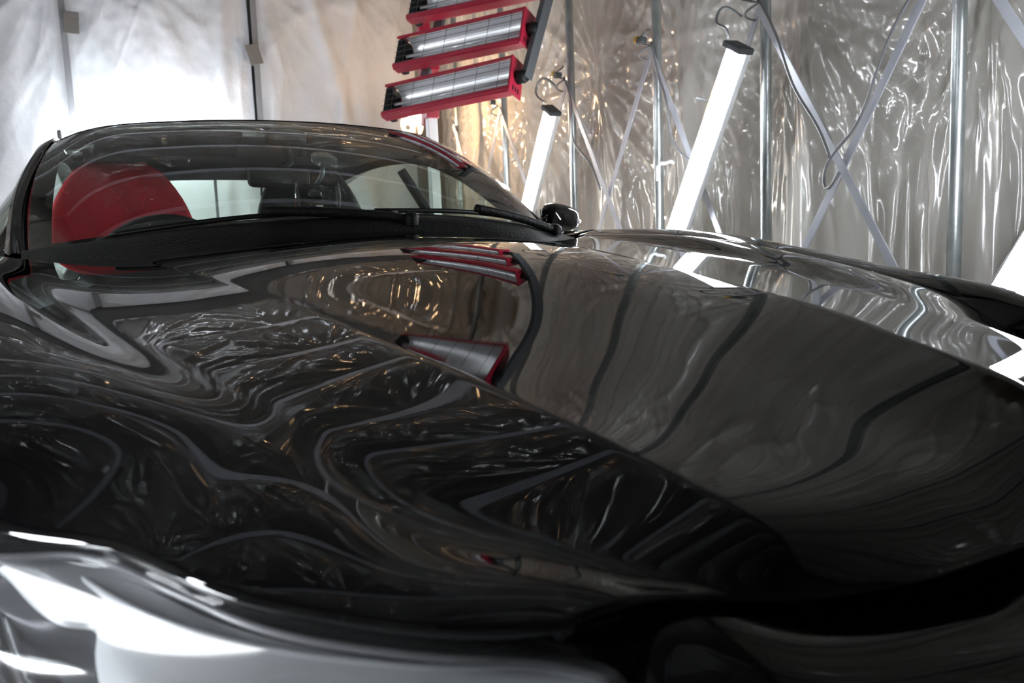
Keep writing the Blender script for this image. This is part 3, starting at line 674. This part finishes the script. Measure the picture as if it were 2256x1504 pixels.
for sx in (1, -1):
    Q = lambda G: mirx(G) if sx < 0 else np.asarray(G)
    crown = (ra + ia) / 2 + np.array([.006, 0, .008])
    V, Fc = grid(Q(np.array([ib, ia + [0, .006, -.004], ia, crown, ra, ra + [-.008, 0, -.012], ib])))
    mesh('roof_rail', V, Fc, PAINT, car)
    rr = ra + np.array([-.012, .004, -.01]); f = np.linspace(0, 1, 14)[:, None, None]
    G = rr[None, :96] * (1 - f) + belt[None, :96] * f; G = G + np.array([.025, 0, 0]) * (4 * f * (1 - f)); V, Fc = grid(Q(G)); mesh('side_glass', V, Fc, SGLASS if 'SGLASS' in globals() else WGLASS, car)
    G = rr[None, 96:] * (1 - f) + belt[None, 96:] * f; V, Fc = grid(Q(G)); mesh('rear_pillar', V, Fc, PAINT, car)
    MB().tube(Q(belt[:112] + [0.002, 0, 0]), .008, 8).build('window_seal', RUBBER, car, smooth=True)
    # chrome-bright seal up the near side glass
    MB().bar((.60 * sx, 2.80, 1.215), (.745 * sx, 2.78, .97), .05, .02, (sx, 0, 0), .003).build('door_pillar', CABIN, car)
# roof
top = []
ia_s = ia
rc = [(0, 2.158, 1.290), (0, 2.36, 1.308), (0, 2.71, 1.318), (0, 3.06, 1.297), (0, 3.36, 1.258)]
rl = mv([(.604, 2.58, 1.266), (.59, 2.75, 1.290), (.565, 3.0, 1.306), (.545, 3.3, 1.30), (.505, 3.62, 1.252)], dz=-.027)
c_ = spline(rc, 50); l_ = spline(rl, 50); m = 41; G = np.zeros((50, m, 3))
for k, s in enumerate(np.linspace(-1, 1, m)):
    b = abs(s); G[:, k, 0] = l_[:, 0] * s; G[:, k, 1] = c_[:, 1] + (l_[:, 1] - c_[:, 1]) * b ** 2.3; G[:, k, 2] = c_[:, 2] + (l_[:, 2] - c_[:, 2]) * b ** 2.6
g0 = G[0].copy(); sx_ = np.linspace(-1, 1, m) * .565; e0 = np.stack([sx_, np.interp(sx_, Wt_[:, 0], Wt_[:, 1]) + .004, np.interp(sx_, Wt_[:, 0], Wt_[:, 2]) + .003], -1)
for i in range(24): G[i] += (e0 - g0) * (1 - i / 24.) ** 2
roof = panel('roof', G, PAINT, drop=.012, r=.003, inward=.004)
G2 = G[3:-2, 2:-2].copy(); G2[..., 2] -= .045; V, Fc = grid(G2); mesh('headliner', V, Fc, HEADLINE, roof)
# rear screen and tail
rw0 = mv([(-.50, 3.63, 1.246), (-.25, 3.61, 1.272), (0, 3.605, 1.282), (.25, 3.61, 1.272), (.50, 3.63, 1.246)], dz=-.027)
rw1 = mv([(-.52, 4.16, 1.035), (-.26, 4.24, 1.050), (0, 4.26, 1.055), (.26, 4.24, 1.050), (.52, 4.16, 1.035)], dz=-.012)
G = loft([rw0, rw1], 40, 14, bulge=(0, .01, .02)); V, Fc = grid(G); mesh('rear_screen', V, Fc, SGLASS, car)
tk = loft([mv(l_k, dz=-.01) for l_k in [[(-.56, 4.14, 1.03), (-.28, 4.255, 1.05), (0, 4.28, 1.055), (.28, 4.255, 1.05), (.56, 4.14, 1.03)], [(-.60, 4.60, .975), (-.3, 4.70, .99), (0, 4.73, .995), (.3, 4.70, .99), (.60, 4.60, .975)], [(-.66, 4.70, .90), (-.33, 4.79, .90), (0, 4.82, .90), (.33, 4.79, .90), (.66, 4.70, .90)]]], 40, 8)
panel('trunk_lid', tk, PAINT, drop=.015, r=.003, inward=.004)
rb = loft([mv(l_k) for l_k in [[(-.74, 4.68, .86), (-.37, 4.79, .88), (0, 4.82, .885), (.37, 4.79, .88), (.74, 4.68, .86)], [(-.78, 4.70, .62), (-.4, 4.86, .62), (0, 4.89, .62), (.4, 4.86, .62), (.78, 4.70, .62)], [(-.78, 4.66, .24), (-.4, 4.80, .22), (0, 4.83, .22), (.4, 4.80, .22), (.78, 4.66, .24)]]], 40, 8)
panel('rear_bumper', rb, PAINT, drop=.015, r=.003, inward=.004)
for sx in (-1, 1): MB().box((.53 * sx, 4.55, .78), (.26, .05, .10), Matrix.Rotation(-.28 * sx, 3, 'Z'), .02).build('tail_light', REDP, car)

# --- cowl and wipers
hb = H[-1]; xs = np.linspace(-.645, .645, 80)
order = np.argsort(hb[:, 0]); hy = np.interp(xs, hb[order, 0], hb[order, 1]); hz = np.interp(xs, hb[order, 0], hb[order, 2])
wy = np.interp(xs, Wb[:, 0], Wb[:, 1]); wz = np.interp(xs, Wb[:, 0], Wb[:, 2])
cw = np.array([np.stack([xs, hy - .02, hz - .025], -1), np.stack([xs, hy + .008, hz - .012], -1), np.stack([xs, hy * .6 + wy * .4, hz * .5 + wz * .5 - .004 + .014 * np.exp(-((xs - .15) / .28) ** 2)], -1), np.stack([xs, wy - .01, wz + .006], -1), np.stack([xs, wy + .03, wz + .0], -1)])
CW = np.array([spline(cw[:, i], 20) for i in range(80)]); V, Fc = grid(CW); mesh('cowl_panel', V, Fc, BLACKP, car)
for (p0, p1, k0) in (((.10, 1.540, .996), (-.48, 1.648, .966), (.12, 1.505, .986)), ((.60, 1.715, .958), (.05, 1.545, 1.000), (.57, 1.63, .952))):
    wp = bpy.data.objects.new('wiper', None); COL.objects.link(wp); wp.parent = car; wp.empty_display_size = .05
    mid = ((p0[0] + p1[0]) / 2, (p0[1] + p1[1]) / 2 - .03, (p0[2] + p1[2]) / 2 + .014)
    bl = spline([p0, mid, p1], 30); MB().tube(bl + [0, -.006, .008], .006, 6).build('blade', RUBBER, wp, smooth=True)
    MB().tube(spline([k0, ((k0[0] + mid[0]) / 2, (k0[1] + mid[1]) / 2 - .012, (k0[2] + mid[2]) / 2 + .014), (mid[0], mid[1] - .008, mid[2] + .018)], 24), (.011), 8).build('arm', BLACKP, wp, smooth=True)
    MB().lathe(k0, (0, -.2, 1), [(-.01, .018), (.008, .018), (.016, .010), (.017, 0)], 16).build('pivot_cap', BLACKP, wp, smooth=True)

# --- door mirrors
for sx in (1, -1):
    mr = bpy.data.objects.new('door_mirror', None); COL.objects.link(mr); mr.parent = car; mr.empty_display_size = .05
    c = Vector((.872, 2.10, .998)); n = 28; rows = []
    for t in np.linspace(0, math.pi, 22):
        # t runs across the mirror from inner to outer end
        u = -math.cos(t); s = math.sin(t) ** .45; row = []
        for k in range(n):
            a = 2 * math.pi * k / n; yy = math.cos(a); zz = math.sin(a)
            yy = math.copysign(abs(yy) ** .8, yy); zz = math.copysign(abs(zz) ** .8, zz)
            x = c.x + u * .078; y = c.y + yy * .055 * s * (1 if yy < 0 else .55) + .03 * u; z = c.z + zz * .045 * s * (1 - .22 * u) - .012 * u * (zz < 0) 
            row.append((x * sx, y, z))
        rows.append(row)
    V, Fc = grid(rows, closed=True); mesh('mirror_shell', V, Fc, PAINT, mr)
    MB().tube([(.71 * sx, 2.03, .95), (.77 * sx, 2.05, .955), (.83 * sx, 2.08, .965)], .022, 12).build('mirror_stalk', BLACKP, mr, smooth=True)
    MB().box((.872 * sx, 2.128, .998), (.11, .006, .06), None, .002).build('mirror_glass', CHROME, mr)
    MB().tube(spline([(.92 * sx, 2.07, .985), (.945 * sx, 2.095, .985), (.951 * sx, 2.12, .985)], 10), .009, 8).build('turn_signal', LENSW, mr, smooth=True)

# --- cabin
dash = loft([mv(l_k, dz=-.004) for l_k in [[(-.64, 2.06, .925), (-.3, 1.90, .955), (0, 1.87, .965), (.3, 1.90, .955), (.64, 2.06, .925)], [(-.66, 2.25, .935), (-.3, 2.12, .975), (0, 2.10, .975), (.3, 2.12, .962), (.66, 2.25, .935)], [(-.66, 2.42, .90), (-.3, 2.38, .93), (0, 2.36, .93), (.3, 2.38, .92), (.66, 2.42, .90)], [(-.66, 2.43, .60), (-.3, 2.40, .60), (0, 2.38, .60), (.3, 2.40, .60), (.66, 2.43, .60)]]], 40, 8)
V, Fc = grid(dash); db = mesh('dashboard', V, Fc, CABIN, car)
bn = [[(-.32 + math.cos(a) * .16 * s, y - .24 + .02 * math.sin(a), .955 + max(0, math.sin(a)) * .062 * s) for a in np.linspace(0, math.pi, 24)] for y, s in ((2.12, .55), (2.18, .85), (2.26, 1.0), (2.36, 1.0), (2.37, .8))]
V, Fc = grid(bn); mesh('instrument_hood', V, Fc, CABIN, db)
st = [Vector((-.32 + .185 * math.cos(a), 2.27 - .06 * math.sin(a) * 1.0, .86 + .165 * math.sin(a))) for a in np.linspace(0, 2 * math.pi, 49)]
sw = MB().tube(st, .015, 8, caps=False).build('steering_wheel', BLKSEAT, car, smooth=True)
MB().lathe((-.32, 2.29, .86), (0, -1, -.35), [(-.03, 0), (-.03, .07), (.03, .075), (.1, .04)], 20).build('wheel_hub', CABIN, sw, smooth=True)
def seat(cx, cy, m, top, lean, w):
    s = bpy.data.objects.new('seat', None); COL.objects.link(s); s.parent = car; s.empty_display_size = .1
    rows = []; n = 32
    for v in np.linspace(0, 1, 26):
        z = .50 + (top - .50) * v; wd = w * (1.0 + .06 * math.sin(v * 3) - .50 * max(0, (v - .66) / .34) ** 2.0); th = .085 * (1 - .35 * v)
        if v > .97: wd *= .80; th *= .55
        rows.append([(cx + wd * math.copysign(abs(math.cos(a)) ** .6, math.cos(a)), cy + lean * v + th * math.copysign(abs(math.sin(a)) ** .7, math.sin(a)) - (.03 * abs(math.cos(a)) ** 3), z) for a in np.linspace(0, 2 * math.pi, n, endpoint=False)])
    V, Fc = grid(rows, closed=True); V = list(V); Fc = Fc + [tuple(len(V) - n + k for k in range(n))]
    mesh('backrest', V, Fc, m, s)
    MB().box((cx, cy - .25, .52), (w * 2, .5, .14), None, .05).build('cushion', m, s, smooth=False)
    return s
seat(-.395, 2.55, REDSEAT, 1.225, .18, .205).name = 'seat'
s2 = seat(.21, 2.57, BLKSEAT, 1.222, .18, .185)
MB().box((0, 3.38, .76), (1.2, .18, .50), None, .06).build('rear_bench', CABIN, car)
MB().box((0, 3.74, .965), (1.0, .5, .04), None, .01).build('parcel_shelf', CABIN, car)
for sx in (-1, 1): MB().box((.70 * sx, 2.51, .70), (.05, 1.35, .50), None, .02).build('door_trim', CABIN, car)
MB().box((0, 3.0, .30), (1.5, 2.6, .10), None, .02).build('cabin_floor', CABIN, car)
MB().box((0, 2.9, .55), (.22, 1.1, .3), None, .04).build('centre_console', CABIN, car)
# interior mirror and the sensor housing above it
im = bpy.data.objects.new('interior_mirror', None); COL.objects.link(im); im.parent = car; im.empty_display_size = .05
a = atc(566, 400, Y=2.10); b_ = atc(664, 402, Y=2.10)
MB().box((a + b_) / 2 + Vector((0, 0, .012)), ((b_ - a).length * 1.4, .03, .058), Matrix.Rotation(.03, 3, 'Z') @ Matrix.Rotation(.05, 3, 'Y'), .013).build('mirror_housing', CABIN, im)
MB().tube([(.01, 2.15, 1.235), (.01, 2.12, 1.17), (a + b_) / 2 + Vector((0, 0, .03))], .012, 8).build('mirror_stem', CABIN, im, smooth=True)
MB().box((.01, 2.16, 1.24), (.11, .08, .045), None, .015).build('sensor_housing', CABIN, im)
for sx in (-1, 1): MB().box((.28 * sx, 2.29, 1.238), (.38, .14, .014), Matrix.Rotation(-.35, 3, 'X'), .006).build('sun_visor', HEADLINE, car)
# tax sticker on the glass, seen as a pale green oblong near the roof
# --- wheels
for (x, y) in ((.755, WF), (.755, WR), (-.755, WF), (-.755, WR)):
    sx = 1 if x > 0 else -1; wl = bpy.data.objects.new('wheel', None); COL.objects.link(wl); wl.parent = car; wl.empty_display_size = .05
    MB().lathe((x, y, ZW), (1, 0, 0), [(-.11, .24), (-.115, .31), (-.09, .333), (.09, .333), (.115, .31), (.11, .24), (-.11, .24)], 48).build('tyre', TYRE, wl, smooth=True)
    mb = MB().lathe((x, y, ZW), (sx, 0, 0), [(-.10, .24), (.09, .24), (.10, .25), (.085, .225), (-.1, .225)], 48)
    for k in range(10):
        a = k * math.pi / 5; d = Vector((0, math.cos(a), math.sin(a))); o = Vector((x + sx * .075, y, ZW)); mb.bar(o + d * .03, o + d * .235 - Vector((sx * .01, 0, 0)), .026, .02, (sx, 0, 0), .003)
    mb.lathe((x + sx * .06, y, ZW), (sx, 0, 0), [(0, .05), (.03, .05), (.035, 0)], 20); mb.build('rim', RIM, wl, smooth=False)
for sx in (-1, 1):
    for y in (WF, WR):
        rows = [[(xx * sx, y + .385 * math.cos(t), ZW + .385 * math.sin(t)) for t in np.linspace(-.2, math.pi + .2, 30)] for xx in (.56, .82)]
        V, Fc = grid(rows); mesh('wheel_arch_liner', V, Fc, BLACKP, car)

# ------------------------------------------------------------------ dash camera hung from the windscreen
c = OFF + RC @ atc(700, 432, Y=1.98)
t = empty('dash_camera', 'small black camera in a clear holder hung inside the windscreen by a suction cup', 'camera', c)
MB().box((0, .0, 0), (.10, .030, .062), None, .006).build('body', BLACKP, t)
MB().lathe((-.012, -.014, .002), (0, -1, 0), [(0, .019), (.014, .019), (.018, .015), (.018, 0)], 20).build('lens', PAINT, t, smooth=True)
MB().tube([(-.056, 0, .035), (-.058, -.01, .0), (-.056, 0, -.035)], .004, 8).build('holder_arm', CHROME, t, smooth=True)
MB().tube([(.056, 0, .035), (.058, -.01, .0), (.056, 0, -.035)], .003, 8).build('holder_arm', GREYP, t, smooth=True)
MB().tube([(0, .01, .03), (.015, .0, .055), (.02, .0, .085)], .007, 8).build('bracket', GREYP, t, smooth=True)
MB().lathe((.02, .0, .082), (.05, -.65, .75), [(0, .010), (.008, .014), (.014, .034), (.019, .035), (.02, .0)], 24).build('suction_cup', LENS, t, smooth=True)
MB().box((.0, -.0165, -.028), (.018, .002, .006), None).build('maker_label', LABELW, t)
